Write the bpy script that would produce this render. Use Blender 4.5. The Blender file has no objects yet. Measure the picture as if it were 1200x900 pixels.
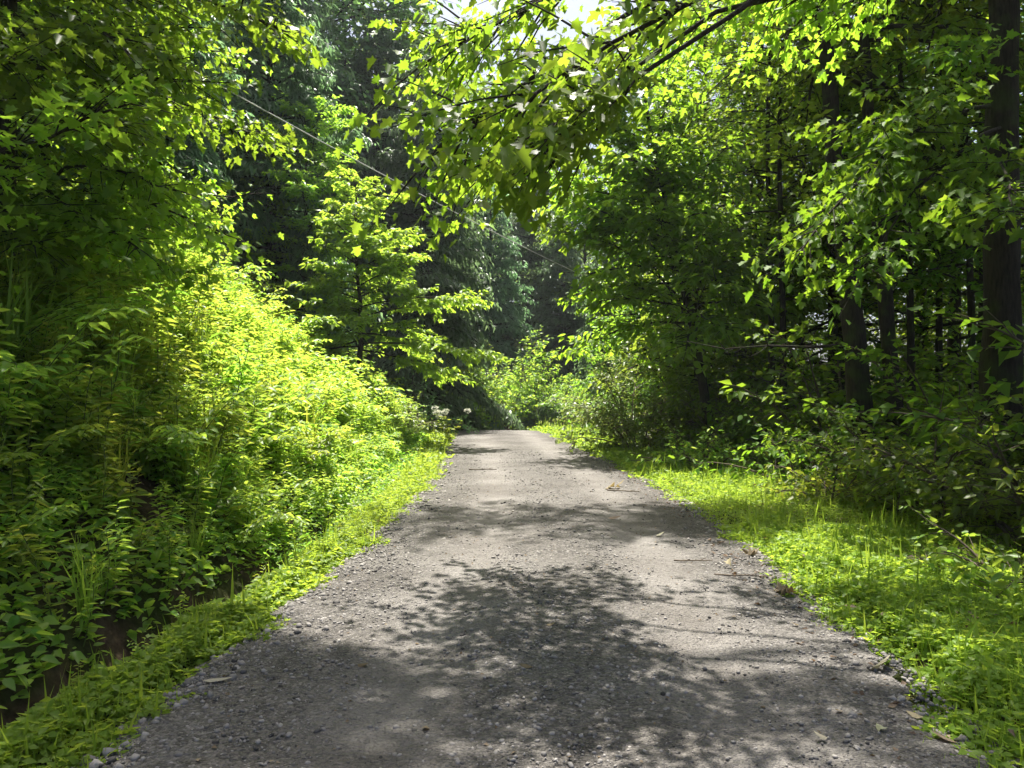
import bpy, math, random
import numpy as np
from mathutils import Vector

R = math.radians
scene = bpy.context.scene
COL = scene.collection
RS = np.random.RandomState
F = 900.0                      # focal length in photo pixels (photo 1200 x 900)
CAM_Z, HOR = 1.6, 460.0

# ------------------------------------------------------------------ helpers
def at(px, py, d):
    """photo pixel + distance -> point in metres, used only to measure the place"""
    return np.array([(px - 600) / F * d, d, CAM_Z + (HOR - py) / F * d])

def unit(v):
    v = np.asarray(v, float)
    return v / (np.linalg.norm(v, axis=-1, keepdims=True) + 1e-9)

def empty(name, loc=(0, 0, 0), rz=0.0, label=None, cat=None, group=None):
    o = bpy.data.objects.new(name, None)
    COL.objects.link(o)
    o.location = [float(v) for v in loc]
    o.rotation_euler = (0, 0, rz)
    tag(o, label, cat, group)
    return o

def tag(o, label=None, cat=None, group=None, kind=None):
    if label: o['label'] = label
    if cat: o['category'] = cat
    if group: o['group'] = group
    if kind: o['kind'] = kind
    return o

def copy_tree(o, parent=None):
    c = o.copy()
    COL.objects.link(c)
    if parent is not None:
        c.parent = parent
    for ch in list(o.children):
        copy_tree(ch, c)
    return c

class Geo:
    """collects vertices and faces (numpy) and becomes ONE mesh object"""
    def __init__(s):
        s.v, s.loops, s.sizes, s.attr, s.n = [], [], [], [], 0
    def add(s, v, loops, sizes, attr=None):
        v = np.asarray(v, np.float32).reshape(-1, 3)
        if len(v) == 0: return
        s.v.append(v)
        s.loops.append(np.asarray(loops, np.int64).ravel() + s.n)
        s.sizes.append(np.asarray(sizes, np.int32).ravel())
        s.attr.append(np.zeros(len(v), np.float32) if attr is None else np.asarray(attr, np.float32))
        s.n += len(v)
    def merge(s, g, M=None, off=None, dv=0.0):
        v = np.concatenate(g.v)
        if M is not None: v = v @ np.asarray(M).T
        if off is not None: v = v + np.asarray(off)
        s.add(v, np.concatenate(g.loops), np.concatenate(g.sizes), np.clip(np.concatenate(g.attr) + dv, 0, 1))
    def mesh(s, name, mat, smooth=True):
        me = bpy.data.meshes.new(name)
        if s.n:
            v = np.concatenate(s.v); lo = np.concatenate(s.loops).astype(np.int32); sz = np.concatenate(s.sizes)
            me.vertices.add(len(v)); me.vertices.foreach_set('co', v.ravel())
            me.loops.add(len(lo)); me.loops.foreach_set('vertex_index', lo)
            st = np.zeros(len(sz), np.int32); st[1:] = np.cumsum(sz)[:-1]
            me.polygons.add(len(sz)); me.polygons.foreach_set('loop_start', st)
            if smooth:
                me.polygons.foreach_set('use_smooth', np.ones(len(sz), bool))
            a = me.attributes.new('vary', 'FLOAT', 'POINT')
            a.data.foreach_set('value', np.concatenate(s.attr))
            me.update(calc_edges=True)
        me.materials.append(mat)
        return me
    def build(s, name, mat, parent=None, smooth=True):
        o = bpy.data.objects.new(name, s.mesh(name, mat, smooth))
        COL.objects.link(o)
        if parent is not None: o.parent = parent
        return o

def frames_of(P):
    T = np.gradient(P, axis=0); T = unit(T)
    ref = np.array([0.0, 0.0, 1.0])
    if abs(T[:, 2]).mean() > 0.8: ref = np.array([1.0, 0.0, 0.0])
    S = unit(np.cross(T, ref)); U = np.cross(S, T)
    return S, U

def tube(g, P, rad, sides=8, rng=None, lump=0.0, attr=0.5):
    P = np.asarray(P, float); n = len(P)
    rad = np.broadcast_to(np.asarray(rad, float), (n,))
    S, U = frames_of(P)
    a = np.arange(sides) * 2 * math.pi / sides
    rr = rad[:, None] * (1 + (rng.uniform(-lump, lump, (n, sides)) if rng is not None else 0))
    V = P[:, None] + rr[..., None] * (np.cos(a)[None, :, None] * S[:, None] + np.sin(a)[None, :, None] * U[:, None])
    i = np.arange(n - 1)[:, None] * sides; j = np.arange(sides)[None]; k = (j + 1) % sides
    q = np.stack([i + j, i + k, i + sides + k, i + sides + j], -1).reshape(-1)
    g.add(V, q, np.full((n - 1) * sides, 4), np.full(n * sides, attr))

# leaf outlines: y along the midrib (0..1), x sideways, z folds and droops
def two_halves(half, fold=0.16, droop=0.18, width=1.0):
    half = [(x * width, y) for x, y in half]
    y0, y1 = half[0][1], half[-1][1]
    pts = [(0, y0), (0, y1)] + [(x, y) for x, y in half[1:-1]] + [(-x, y) for x, y in half[1:-1]]
    m = len(half) - 2
    V = np.array([(x, y, abs(x) * fold - droop * y * y) for x, y in pts])
    f1 = [0] + [2 + i for i in range(m)] + [1]
    f2 = [1] + [2 + m + i for i in reversed(range(m))] + [0]
    return V, [f1, f2]
MAPLE = two_halves([(0, 0), (0.36, -0.06), (0.26, 0.2), (0.56, 0.46), (0.22, 0.52), (0.27, 0.68), (0, 1.0)], 0.2, 0.22)
MAPLE_LOW = two_halves([(0, 0), (0.36, 0.0), (0.54, 0.48), (0.2, 0.56), (0, 1.0)], 0.2, 0.22)
OVATE = two_halves([(0, 0), (0.24, 0.22), (0.28, 0.48), (0.13, 0.8), (0, 1.0)], 0.25, 0.25)
OVATE_LOW = two_halves([(0, 0), (0.3, 0.4), (0, 1.0)], 0.25, 0.2)
LANCE = two_halves([(0, 0), (0.12, 0.3), (0.09, 0.65), (0, 1.0)], 0.3, 0.35)
NEEDLE = two_halves([(0, 0), (0.17, 0.45), (0, 1.0)], 0.2, 0.3)
BLADE = (np.array([(-.5, 0, 0), (.5, 0, 0), (.42, .5, .06), (-.42, .5, .06), (0, 1, .28)]) * np.array([.06, 1, 1]), [[0, 1, 2, 3], [3, 2, 4]])

def leaves(g, T, pos, ax, nrm, size, vary, curl=None):
    TV, TF = T
    N = len(pos)
    if N == 0: return
    ax = unit(ax); side = unit(np.cross(ax, nrm)); nr = np.cross(side, ax)
    size = np.broadcast_to(np.asarray(size, float), (N,))
    curl = np.ones(N) if curl is None else curl
    V = pos[:, None] + size[:, None, None] * (TV[None, :, 0, None] * side[:, None] + TV[None, :, 1, None] * ax[:, None]
        + (curl[:, None] * TV[None, :, 2])[..., None] * nr[:, None])
    k = len(TV)
    fl = np.concatenate([np.array(f) for f in TF])
    lo = (fl[None] + k * np.arange(N)[:, None]).ravel()
    sz = np.tile([len(f) for f in TF], N)
    g.add(V, lo, sz, np.repeat(np.clip(vary, 0, 1), k))

def sines(x, y, seed, scale, octs=3):
    r = RS(seed); z = 0; amp = 1; tot = 0
    for o in range(octs):
        for _ in range(3):
            a = r.uniform(0, 6.28); f = 2 ** o / scale * r.uniform(.7, 1.3)
            z = z + amp * np.sin((x * np.cos(a) + y * np.sin(a)) * f * 6.28 + r.uniform(0, 6.28)); tot += amp
        amp *= .5
    return z / tot * 1.7

# ------------------------------------------------------------------ materials
def nodes_of(name):
    m = bpy.data.materials.new(name); m.use_nodes = True
    nt = m.node_tree; nt.nodes.clear()
    out = nt.nodes.new('ShaderNodeOutputMaterial')
    return m, nt, out

def leaf_mat(name, ca, cb, ta, tb, mix=0.5, rough=0.42, spec=0.35, hue=0.022, val=0.26):
    """two sided leaf: glossy skin over reflecting and transmitting green"""
    m, nt, out = nodes_of(name); N = nt.nodes; L = nt.links
    at_ = N.new('ShaderNodeAttribute'); at_.attribute_name = 'vary'
    oi = N.new('ShaderNodeObjectInfo')
    def two(a, b):
        x = N.new('ShaderNodeMix'); x.data_type = 'RGBA'
        x.inputs['A'].default_value = (*a, 1); x.inputs['B'].default_value = (*b, 1)
        L.new(at_.outputs['Fac'], x.inputs['Factor'])
        h = N.new('ShaderNodeHueSaturation')
        mr = N.new('ShaderNodeMapRange'); mr.inputs['To Min'].default_value = 0.5 - hue; mr.inputs['To Max'].default_value = 0.5 + hue
        L.new(oi.outputs['Random'], mr.inputs['Value']); L.new(mr.outputs['Result'], h.inputs['Hue'])
        mv = N.new('ShaderNodeMapRange'); mv.inputs['To Min'].default_value = 1 - val; mv.inputs['To Max'].default_value = 1 + val
        L.new(oi.outputs['Random'], mv.inputs['Value']); L.new(mv.outputs['Result'], h.inputs['Value'])
        L.new(x.outputs['Result'], h.inputs['Color'])
        return h.outputs['Color']
    p = N.new('ShaderNodeBsdfPrincipled')
    L.new(two(ca, cb), p.inputs['Base Color'])
    p.inputs['Roughness'].default_value = rough
    p.inputs['Specular IOR Level'].default_value = spec
    t = N.new('ShaderNodeBsdfTranslucent'); L.new(two(ta, tb), t.inputs['Color'])
    mx = N.new('ShaderNodeMixShader'); mx.inputs['Fac'].default_value = mix
    L.new(p.outputs[0], mx.inputs[1]); L.new(t.outputs[0], mx.inputs[2]); L.new(mx.outputs[0], out.inputs[0])
    return m

def ramp(nt, fac, stops):
    r = nt.nodes.new('ShaderNodeValToRGB')
    el = r.color_ramp.elements
    while len(el) < len(stops): el.new(0.5)
    for e, (p, c) in zip(el, stops):
        e.position = p; e.color = (*c, 1) if len(c) == 3 else c
    nt.links.new(fac, r.inputs['Fac'])
    return r.outputs['Color']

def noise(nt, vec, scale, detail=4, rough=.55):
    n = nt.nodes.new('ShaderNodeTexNoise'); n.inputs['Scale'].default_value = scale
    n.inputs['Detail'].default_value = detail; n.inputs['Roughness'].default_value = rough
    nt.links.new(vec, n.inputs['Vector'])
    return n.outputs['Fac']

def bark_mat(name, c0, c1, moss=0.0):
    m, nt, out = nodes_of(name); N = nt.nodes; L = nt.links
    tc = N.new('ShaderNodeTexCoord')
    mp = N.new('ShaderNodeMapping'); mp.inputs['Scale'].default_value = (1, 1, .18)
    L.new(tc.outputs['Object'], mp.inputs['Vector'])
    f = noise(nt, mp.outputs['Vector'], 34, 6, .65)
    col = ramp(nt, f, [(.3, c0), (.72, c1)])
    p = N.new('ShaderNodeBsdfPrincipled'); p.inputs['Roughness'].default_value = .9
    p.inputs['Specular IOR Level'].default_value = .15
    if moss:
        f2 = noise(nt, tc.outputs['Object'], 3.0, 4)
        fr = ramp(nt, f2, [(.5, (0, 0, 0)), (.65, (moss, moss, moss))])
        x = N.new('ShaderNodeMix'); x.data_type = 'RGBA'
        L.new(fr, x.inputs['Factor']); L.new(col, x.inputs['A']); x.inputs['B'].default_value = (.05, .07, .02, 1)
        col = x.outputs['Result']
    L.new(col, p.inputs['Base Color'])
    b = N.new('ShaderNodeBump'); b.inputs['Strength'].default_value = .7; b.inputs['Distance'].default_value = .02
    L.new(f, b.inputs['Height']); L.new(b.outputs[0], p.inputs['Normal'])
    L.new(p.outputs[0], out.inputs[0])
    return m

def plain_mat(name, c0, c1, scale=20, rough=.8, spec=.3, use_vary=False):
    m, nt, out = nodes_of(name); N = nt.nodes; L = nt.links
    tc = N.new('ShaderNodeTexCoord')
    f = noise(nt, tc.outputs['Object'], scale, 4)
    if use_vary:
        a = N.new('ShaderNodeAttribute'); a.attribute_name = 'vary'; f = a.outputs['Fac']
    p = N.new('ShaderNodeBsdfPrincipled'); p.inputs['Roughness'].default_value = rough
    p.inputs['Specular IOR Level'].default_value = spec
    L.new(ramp(nt, f, [(0.15, c0), (0.85, c1)]), p.inputs['Base Color'])
    L.new(p.outputs[0], out.inputs[0])
    return m

M = {}
M['maple'] = leaf_mat('maple_leaf', (.07, .14, .016), (.125, .20, .026), (.30, .54, .03), (.48, .68, .05), .54, spec=.25, hue=.007)
M['broad'] = leaf_mat('broad_leaf', (.08, .155, .022), (.15, .235, .04), (.28, .48, .035), (.46, .62, .06), .5, spec=.5)
M['layer'] = leaf_mat('pinnate_leaf', (.11, .20, .03), (.19, .28, .045), (.36, .56, .045), (.54, .70, .07), .52)
M['hill'] = leaf_mat('hill_leaf', (.085, .165, .055), (.14, .23, .08), (.22, .40, .10), (.34, .50, .14), .46, spec=.6)
M['hemlock'] = leaf_mat('hemlock_needle', (.07, .13, .06), (.115, .18, .088), (.19, .34, .13), (.28, .43, .18), .46, spec=.6)
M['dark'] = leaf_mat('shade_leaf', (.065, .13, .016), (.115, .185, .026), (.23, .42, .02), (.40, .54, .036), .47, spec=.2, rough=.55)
M['weed'] = leaf_mat('weed_leaf', (.095, .19, .028), (.21, .29, .045), (.28, .52, .04), (.66, .74, .085), .5, spec=.35)
M['grass'] = leaf_mat('verge_leaf', (.12, .20, .024), (.19, .275, .042), (.39, .57, .042), (.57, .67, .075), .5, spec=.25)
M['shrub'] = leaf_mat('shrub_leaf', (.11, .19, .045), (.18, .26, .08), (.28, .46, .07), (.42, .56, .11), .45, spec=.55)
M['dry'] = leaf_mat('dead_leaf', (.10, .07, .04), (.30, .24, .16), (.2, .12, .05), (.35, .24, .1), .25, rough=.7)
M['pale'] = leaf_mat('pale_leaf', (.42, .40, .27), (.5, .47, .34), (.3, .28, .15), (.3, .28, .15), .2, rough=.7)
M['flower'] = leaf_mat('white_flower', (.7, .7, .62), (.8, .8, .72), (.5, .5, .4), (.5, .5, .4), .3, rough=.7)
M['bark'] = bark_mat('dark_bark', (.012, .010, .008), (.052, .042, .032), .6)
M['bark_grey'] = bark_mat('grey_bark', (.03, .026, .02), (.13, .11, .085), .3)
M['stem'] = plain_mat('green_stem', (.06, .10, .02), (.12, .15, .04), 8)
M['twig'] = plain_mat('dry_twig', (.06, .045, .03), (.16, .125, .09), 30)
M['stone'] = plain_mat('gravel_stone', (.05, .047, .044), (.32, .30, .28), 40, .85, .25, True)
M['cable'] = plain_mat('grey_cable', (.45, .45, .45), (.6, .6, .6), 5, .45, .5)

# ------------------------------------------------------------------ the lie of the land
_yy = np.arange(-60, 400, .25)
_xc = np.interp(_yy, [-60, -10, 0, 3.3, 8, 12.5, 18, 26, 31, 38, 46, 60, 400],
                [-1.6, -.8, -.14, .17, .52, .55, .34, -.2, -.55, -1.3, -3.2, -9, -9])
_k = np.hanning(17); _k /= _k.sum()
_xc = np.convolve(np.pad(_xc, 8, mode='edge'), _k, mode='valid')
def xc(y): return np.interp(y, _yy, _xc)
def zr(y):
    y = np.asarray(y, float)
    t = np.clip(y - 29.5, 0, 25)
    return -np.where(t < 6, t * t * .006, .216 + (t - 6) * .06)
HALF = 2.0
def ground(x, y, road=True):
    x = np.asarray(x, float); y = np.asarray(y, float)
    u = x - xc(y)
    z = np.zeros_like(u)
    # bank on the left: rises from the ditch, then eases into the wooded hillside
    b = np.clip(-u - 2.95, 0, None)
    cap = 2.6 + 2.2 * np.clip((y - 8) / 5, 0, 1); lo_ = .22 + .24 * np.clip((y - 9) / 8, 0, 1)
    rise = np.where(b < cap, b * .80, cap * .8 + (b - cap) * lo_)
    rise = np.where(b > 60, (cap * .8 + (60 - cap) * lo_), rise)
    z = z + rise * np.clip((y + 30) / 20, 0, 1)
    fade = np.clip((19 - y) / 7, 0, 1)
    z = z - .32 * fade * np.exp(-((u + 2.75 + .08 * sines(y * 0, y, 4, 1.4)) / .2) ** 2)
    z = z + np.clip(b, 0, 1) * .16 * sines(x, y, 3, 4.5)
    # right: flat verge, forest floor rolling a little
    r = np.clip(u - 2.6, 0, None)
    z = z + np.clip(r / 3, 0, 1) * .10 * sines(x, y, 5, 5.0) + np.where(r > 22, (r - 22) * .12, 0) * (r < 90) + np.where(r >= 90, 8.2, 0)
    # verge lip
    z = z + .03 * np.exp(-((np.abs(u) - 2.35) / .25) ** 2) - .05 * (np.abs(u) < 2.15)
    return z + zr(y)

def gz(x, y): return float(ground(np.array([x]), np.array([y]))[0])

def grid_obj(name, X, Y, Z, mat, attr=None):
    n, m = X.shape
    g = Geo()
    i = np.arange(n - 1)[:, None] * m; j = np.arange(m - 1)[None]
    q = np.stack([i + j, i + j + 1, i + m + j + 1, i + m + j], -1).reshape(-1)
    g.add(np.stack([X, Y, Z], -1), q, np.full((n - 1) * (m - 1), 4), None if attr is None else attr.ravel())
    return g.build(name, mat)

# soil
m, nt, out = nodes_of('forest_soil'); N = nt.nodes; L = nt.links
tc = N.new('ShaderNodeTexCoord')
c1 = ramp(nt, noise(nt, tc.outputs['Object'], 9, 8, .7), [(.3, (.022, .016, .010)), (.55, (.065, .047, .029)), (.75, (.12, .09, .058))])
f2 = ramp(nt, noise(nt, tc.outputs['Object'], 1.1, 5), [(.42, (0, 0, 0)), (.6, (.75, .75, .75))])
x = N.new('ShaderNodeMix'); x.data_type = 'RGBA'; L.new(f2, x.inputs['Factor']); L.new(c1, x.inputs['A'])
L.new(ramp(nt, noise(nt, tc.outputs['Object'], 40, 4), [(.3, (.02, .035, .008)), (.7, (.06, .085, .02))]), x.inputs['B'])
p = N.new('ShaderNodeBsdfPrincipled'); p.inputs['Roughness'].default_value = .95; p.inputs['Specular IOR Level'].default_value = .1
L.new(x.outputs['Result'], p.inputs['Base Color'])
b = N.new('ShaderNodeBump'); b.inputs['Strength'].default_value = .8; b.inputs['Distance'].default_value = .04
L.new(noise(nt, tc.outputs['Object'], 22, 6, .7), b.inputs['Height']); L.new(b.outputs[0], p.inputs['Normal'])
L.new(p.outputs[0], out.inputs[0]); M['soil'] = m

us = np.concatenate([-np.geomspace(9, 320, 40)[::-1][:-1], np.arange(-9, 8.01, .13), np.geomspace(8.2, 320, 40)])
ys = np.concatenate([np.arange(-40, 1, 1.5), np.arange(1, 34, .2), np.arange(34, 60, .8), np.geomspace(60, 420, 30)])
Y, U = np.meshgrid(ys, us, indexing='ij'); X = U + xc(Y)
tag(grid_obj('ground', X, Y, ground(X, Y), M['soil']), kind='structure')

# road of crushed stone
m, nt, out = nodes_of('gravel_road'); N = nt.nodes; L = nt.links
tc = N.new('ShaderNodeTexCoord')
vo = N.new('ShaderNodeTexVoronoi'); vo.inputs['Scale'].default_value = 62; L.new(tc.outputs['Object'], vo.inputs['Vector'])
vo2 = N.new('ShaderNodeTexVoronoi'); vo2.inputs['Scale'].default_value = 24; L.new(tc.outputs['Object'], vo2.inputs['Vector'])
sep = N.new('ShaderNodeSeparateColor'); L.new(vo.outputs['Color'], sep.inputs[0])
sep2 = N.new('ShaderNodeSeparateColor'); L.new(vo2.outputs['Color'], sep2.inputs[0])
stones = ramp(nt, sep.outputs[0], [(0, (.045, .041, .037)), (.5, (.115, .106, .097)), (1, (.26, .242, .224))])
big = ramp(nt, sep2.outputs[1], [(0, (.045, .041, .037)), (1, (.19, .177, .164))])
dust = ramp(nt, noise(nt, tc.outputs['Object'], 55, 6, .7), [(.3, (.17, .158, .147)), (.7, (.29, .271, .253))])
at_ = N.new('ShaderNodeAttribute'); at_.attribute_name = 'vary'        # 1 on the packed wheel tracks, 0 at the loose edges
wob = N.new('ShaderNodeMath'); wob.operation = 'MULTIPLY_ADD'
L.new(noise(nt, tc.outputs['Object'], 2.2, 6, .7), wob.inputs[0]); wob.inputs[1].default_value = 1.1
L.new(at_.outputs['Fac'], wob.inputs[2])
pk = N.new('ShaderNodeMapRange'); pk.inputs['From Min'].default_value = .6; pk.inputs['From Max'].default_value = 1.3
L.new(wob.outputs[0], pk.inputs['Value'])
xa = N.new('ShaderNodeMix'); xa.data_type = 'RGBA'; xa.inputs['Factor'].default_value = .4
L.new(stones, xa.inputs['A']); L.new(big, xa.inputs['B'])
xb = N.new('ShaderNodeMix'); xb.data_type = 'RGBA'
mm = N.new('ShaderNodeMath'); mm.operation = 'MULTIPLY'; mm.inputs[1].default_value = .8; L.new(pk.outputs[0], mm.inputs[0])
L.new(mm.outputs[0], xb.inputs['Factor']); L.new(xa.outputs['Result'], xb.inputs['A']); L.new(dust, xb.inputs['B'])
# damp and leafy stains
st = ramp(nt, noise(nt, tc.outputs['Object'], .7, 6, .65), [(.35, (.62, .60, .58)), (.6, (1, 1, 1))])
xs = N.new('ShaderNodeMix'); xs.data_type = 'RGBA'; xs.blend_type = 'MULTIPLY'; xs.inputs['Factor'].default_value = 1
L.new(xb.outputs['Result'], xs.inputs['A']); L.new(st, xs.inputs['B'])
p = N.new('ShaderNodeBsdfPrincipled'); p.inputs['Roughness'].default_value = .8; p.inputs['Specular IOR Level'].default_value = .35
L.new(xs.outputs['Result'], p.inputs['Base Color'])
ad = N.new('ShaderNodeMath'); ad.operation = 'ADD'; L.new(vo.outputs['Distance'], ad.inputs[0]); L.new(vo2.outputs['Distance'], ad.inputs[1])
b = N.new('ShaderNodeBump'); b.inputs['Strength'].default_value = 1; b.inputs['Distance'].default_value = .018; b.invert = True
L.new(ad.outputs[0], b.inputs['Height'])
b2 = N.new('ShaderNodeBump'); b2.inputs['Strength'].default_value = .7; b2.inputs['Distance'].default_value = .03
L.new(noise(nt, tc.outputs['Object'], 14, 5, .7), b2.inputs['Height']); L.new(b.outputs[0], b2.inputs['Normal'])
L.new(b2.outputs[0], p.inputs['Normal']); L.new(p.outputs[0], out.inputs[0]); M['road'] = m

def road_z(u, y):
    base = .02 + .05 * (1 - (np.abs(u) / 2.2) ** 2)
    rut = -.018 * np.exp(-((np.abs(u - .05) - .82) / .22) ** 2)
    return zr(y) + base + rut - .05 * np.clip((np.abs(u) - 1.95) / .3, 0, 1)
ys = np.concatenate([np.arange(-12, 1, .5), np.arange(1, 9, .05), np.arange(9, 34, .15), np.arange(34, 70, .6)])
us = np.linspace(-1, 1, 75)
Y, T = np.meshgrid(ys, us, indexing='ij')
wL = HALF + .1 + .13 * sines(Y * 0 + 3, Y, 11, 2.6) + .06 * sines(Y * 0 + 3, Y, 13, .5) ; wR = HALF - .08 + .16 * sines(Y * 0 + 7, Y, 12, 3.1) + .07 * sines(Y * 0 + 7, Y, 14, .6)
Uu = np.where(T < 0, T * wL, T * wR)
X = Uu + xc(Y)
Z = road_z(Uu, Y) + .007 * sines(X, Y, 21, .9, 4) + RS(5).normal(0, .0022, X.shape)
packed = np.exp(-((np.abs(Uu - .05) - .85) / .42) ** 2) * .75 + .10 * np.exp(-(Uu / .3) ** 2)
tag(grid_obj('road', X, Y, Z, M['road'], packed), kind='structure')

# ------------------------------------------------------------------ trees
class P_:
    def __init__(s, **k):
        s.tw, s.twl, s.lpm, s.spread, s.nj, s.vert, s.droop, s.size, s.T, s.hang = 9, .36, 17, .05, .38, .18, .25, .12, MAPLE, .25
        s.__dict__.update(k)
MAPLE_P = dict(T=MAPLE, size=.115, tw=10, lpm=20, hang=.4, vert=.32, spread=.08)
BROAD_P = dict(T=OVATE_LOW, size=.165, tw=9, lpm=18, spread=.09, vert=.28)
FAR_P = dict(T=OVATE_LOW, size=.25, tw=6, lpm=13, spread=.14, nj=.6, vert=.35)
HEM_P = dict(T=NEEDLE, size=.27, tw=9, lpm=24, spread=.09, nj=.25, vert=.08, droop=.55, hang=.45, twl=.34)
LAYER_P = dict(T=OVATE_LOW, size=.17, tw=10, lpm=32, spread=.03, nj=.22, vert=.07, droop=.12, hang=.2, twl=.34)

def spine(rng, p0, d0, Ln, droop, n=7):
    pts = [np.array(p0, float)]; d = unit(d0)
    for i in range(n - 1):
        pts.append(pts[-1] + d * Ln / (n - 1))
        d = unit(d + np.array([0, 0, -droop / (n - 1)]) + rng.normal(0, .07, 3))
    return np.array(pts)

def lerp_path(P, t):
    f = np.clip(t, 0, 1) * (len(P) - 1); i = np.minimum(f.astype(int), len(P) - 2); w = (f - i)[:, None]
    return P[i] * (1 - w) + P[i + 1] * w, unit(P[i + 1] - P[i])

def bough(rng, S, r0, p, gw, gl, start=.22, thin=1.0, vbase=.5, sides=5):
    """one bough: its wood goes into gw, its leaves into gl"""
    Ln = np.linalg.norm(np.diff(S, axis=0), axis=1).sum()
    tube(gw, S, np.linspace(r0, r0 * .25 + .003, len(S)), sides)
    nt_ = max(3, int(p.tw * Ln * thin)); t = np.sort(rng.uniform(start, 1.0, nt_)); t[-1] = 1.0
    B, T = lerp_path(S, t)
    up = np.array([0, 0, 1.0])
    pos, ax, sz = [], [], []
    for i in range(nt_):
        side = unit(np.cross(T[i], up)); sg = 1 if i % 2 else -1
        a = rng.uniform(.5, 1.15) if i < nt_ - 1 else 0.1
        d = T[i] * math.cos(a) + side * sg * math.sin(a) + up * rng.normal(0, p.vert)
        ln = p.twl * Ln * (1.05 - .7 * t[i]) * rng.uniform(.5, 1.25) + p.size
        ln = min(ln, 1.6 + p.size)
        W = spine(rng, B[i], d, ln, p.droop * .8, 4)
        tube(gw, W, np.linspace(r0 * .28 + .002, .002, 4), 3)
        nl = max(3, int(ln * p.lpm)); tt = rng.uniform(.05, 1.08, nl)
        q, tq = lerp_path(W, tt)
        sd = unit(np.cross(tq, up)); s2 = np.where(rng.rand(nl) < .5, 1, -1)[:, None]
        b_ = rng.uniform(.4, 1.4, nl)[:, None]
        pos.append(q + rng.normal(0, p.spread, (nl, 3)) * np.array([1, 1, .7]))
        ax.append(tq * np.cos(b_) + sd * s2 * np.sin(b_) + up * (-p.hang + rng.normal(0, .25, (nl, 1))))
        sz.append(p.size * rng.uniform(.5, 1.22, nl))
    pos = np.concatenate(pos); ax = np.concatenate(ax); sz = np.concatenate(sz); n = len(pos)
    nr = up + rng.normal(0, p.nj, (n, 3))
    leaves(gl, p.T, pos, ax, nr, sz, rng.normal(vbase, .26, n), rng.uniform(-.6, 2.6, n))

def trunk_path(rng, H, lean=(0, 0), wob=.12, n=14):
    t = np.linspace(0, 1, n)
    x = lean[0] * t ** 1.3 + wob * np.cumsum(rng.normal(0, .35, n)) * t
    y = lean[1] * t ** 1.3 + wob * np.cumsum(rng.normal(0, .35, n)) * t
    return np.stack([x, y, t * H - .25 * (t == 0)], -1)

def trunk_geo(rng, Pth, r0, sides=12):
    t = np.linspace(0, 1, 40); Pth = lerp_path(Pth, t)[0]; g = Geo()
    rad = r0 * (1 - t * .88) * (1 + .55 * np.exp(-t * 22))
    tube(g, Pth, rad, sides, rng, .09)
    return g

def prof_round(t): return np.sqrt(np.clip(1 - (1.7 * t - .7) ** 2, .06, 1))
def prof_cone(t): return (1.02 - t) ** .8 + .05
def prof_wide(t): return 1.05 - .6 * t
def prof_flat(t): return .65 + .35 * np.sin(t * 3.1)

def make_tree(name, cat, loc, H, r0, seed, pdict, mat, crown=(.3, 1.0), rad=3.0, nb=40, prof=prof_round, el=(-.05, .9),
              lean=(0, 0), bias=None, label=None, group=None, bark='bark', split=0, thin=1.0, wob=.12, vbase=.5, extra=()):
    """an Empty with a trunk and a crown; split > 0 makes that many boughs parts of their own (branch > foliage)"""
    rng = RS(seed); p = P_(**pdict)
    root = empty(name, loc, 0, label, cat, group)
    Pt = trunk_path(rng, H, lean, wob)
    trunk_geo(rng, Pt, r0).build('trunk', M[bark], root)
    gl, gw = Geo(), Geo()
    ts = np.linspace(crown[0], crown[1], nb) if nb else []
    az = rng.uniform(0, 6.28)
    for i, t in enumerate(ts):
        az += 2.4 + rng.normal(0, .4)
        tc_ = (t - crown[0]) / max(crown[1] - crown[0], 1e-3)
        Ln = rad * prof(tc_) * rng.uniform(.7, 1.15)
        if bias is not None:                      # lopsided crown: longer boughs one way
            Ln *= 1 + bias[1] * math.cos(az - bias[0])
        if Ln < .25: continue
        e = el[0] + (el[1] - el[0]) * tc_ + rng.normal(0, .12)
        d = np.array([math.cos(az) * math.cos(e), math.sin(az) * math.cos(e), math.sin(e)])
        b0, _ = lerp_path(Pt, np.array([t]))
        S = spine(rng, b0[0], d, Ln, p.droop + .3 * (1 - tc_))
        r_b = min(r0 * .4 * (1 - t * .7), .014 * Ln + .008)
        if i < split:
            w1, l1 = Geo(), Geo()
            bough(rng, S, r_b, p, w1, l1, thin=thin, vbase=vbase)
            br = w1.build('branch', M[bark], root); l1.build('foliage', M[mat], br)
        else:
            bough(rng, S, r_b, p, gw, gl, thin=thin, vbase=vbase)
    for (q0, q1, sag, th, *st) in extra:               # boughs led to set end points; those above view are added for shade
        q0 = np.array(q0, float) - loc; q1 = np.array(q1, float) - loc
        t = np.linspace(0, 1, 9)[:, None]
        S = q0 + (q1 - q0) * t; S[:, 2] += sag * np.sin(t[:, 0] * 3.14); S += rng.normal(0, .05, S.shape) * np.sin(t * 3.14)
        w1, l1 = Geo(), Geo()
        Ln = np.linalg.norm(q1 - q0)
        bough(rng, S, (.0055 * Ln + .006), p, w1, l1, thin=th, vbase=vbase, start=st[0] if st else .25, sides=7)
        br = w1.build('branch', M[bark], root); l1.build('foliage', M[mat], br)
    if gl.n:
        cr = gl.build('crown', M[mat], root)
        gw.build('limbs', M[bark], cr)
    return root

def again(root, loc, rz, sc, label, group=None):
    c = copy_tree(root)
    c.location = [float(v) for v in loc]; c.rotation_euler = (0, 0, rz); c.scale = (sc, sc, sc)
    c['label'] = label
    if group: c['group'] = group
    elif 'group' in c: del c['group']
    return c

def G3(x, y, dz=0.0): return np.array([x, y, gz(x, y) + dz])

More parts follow.
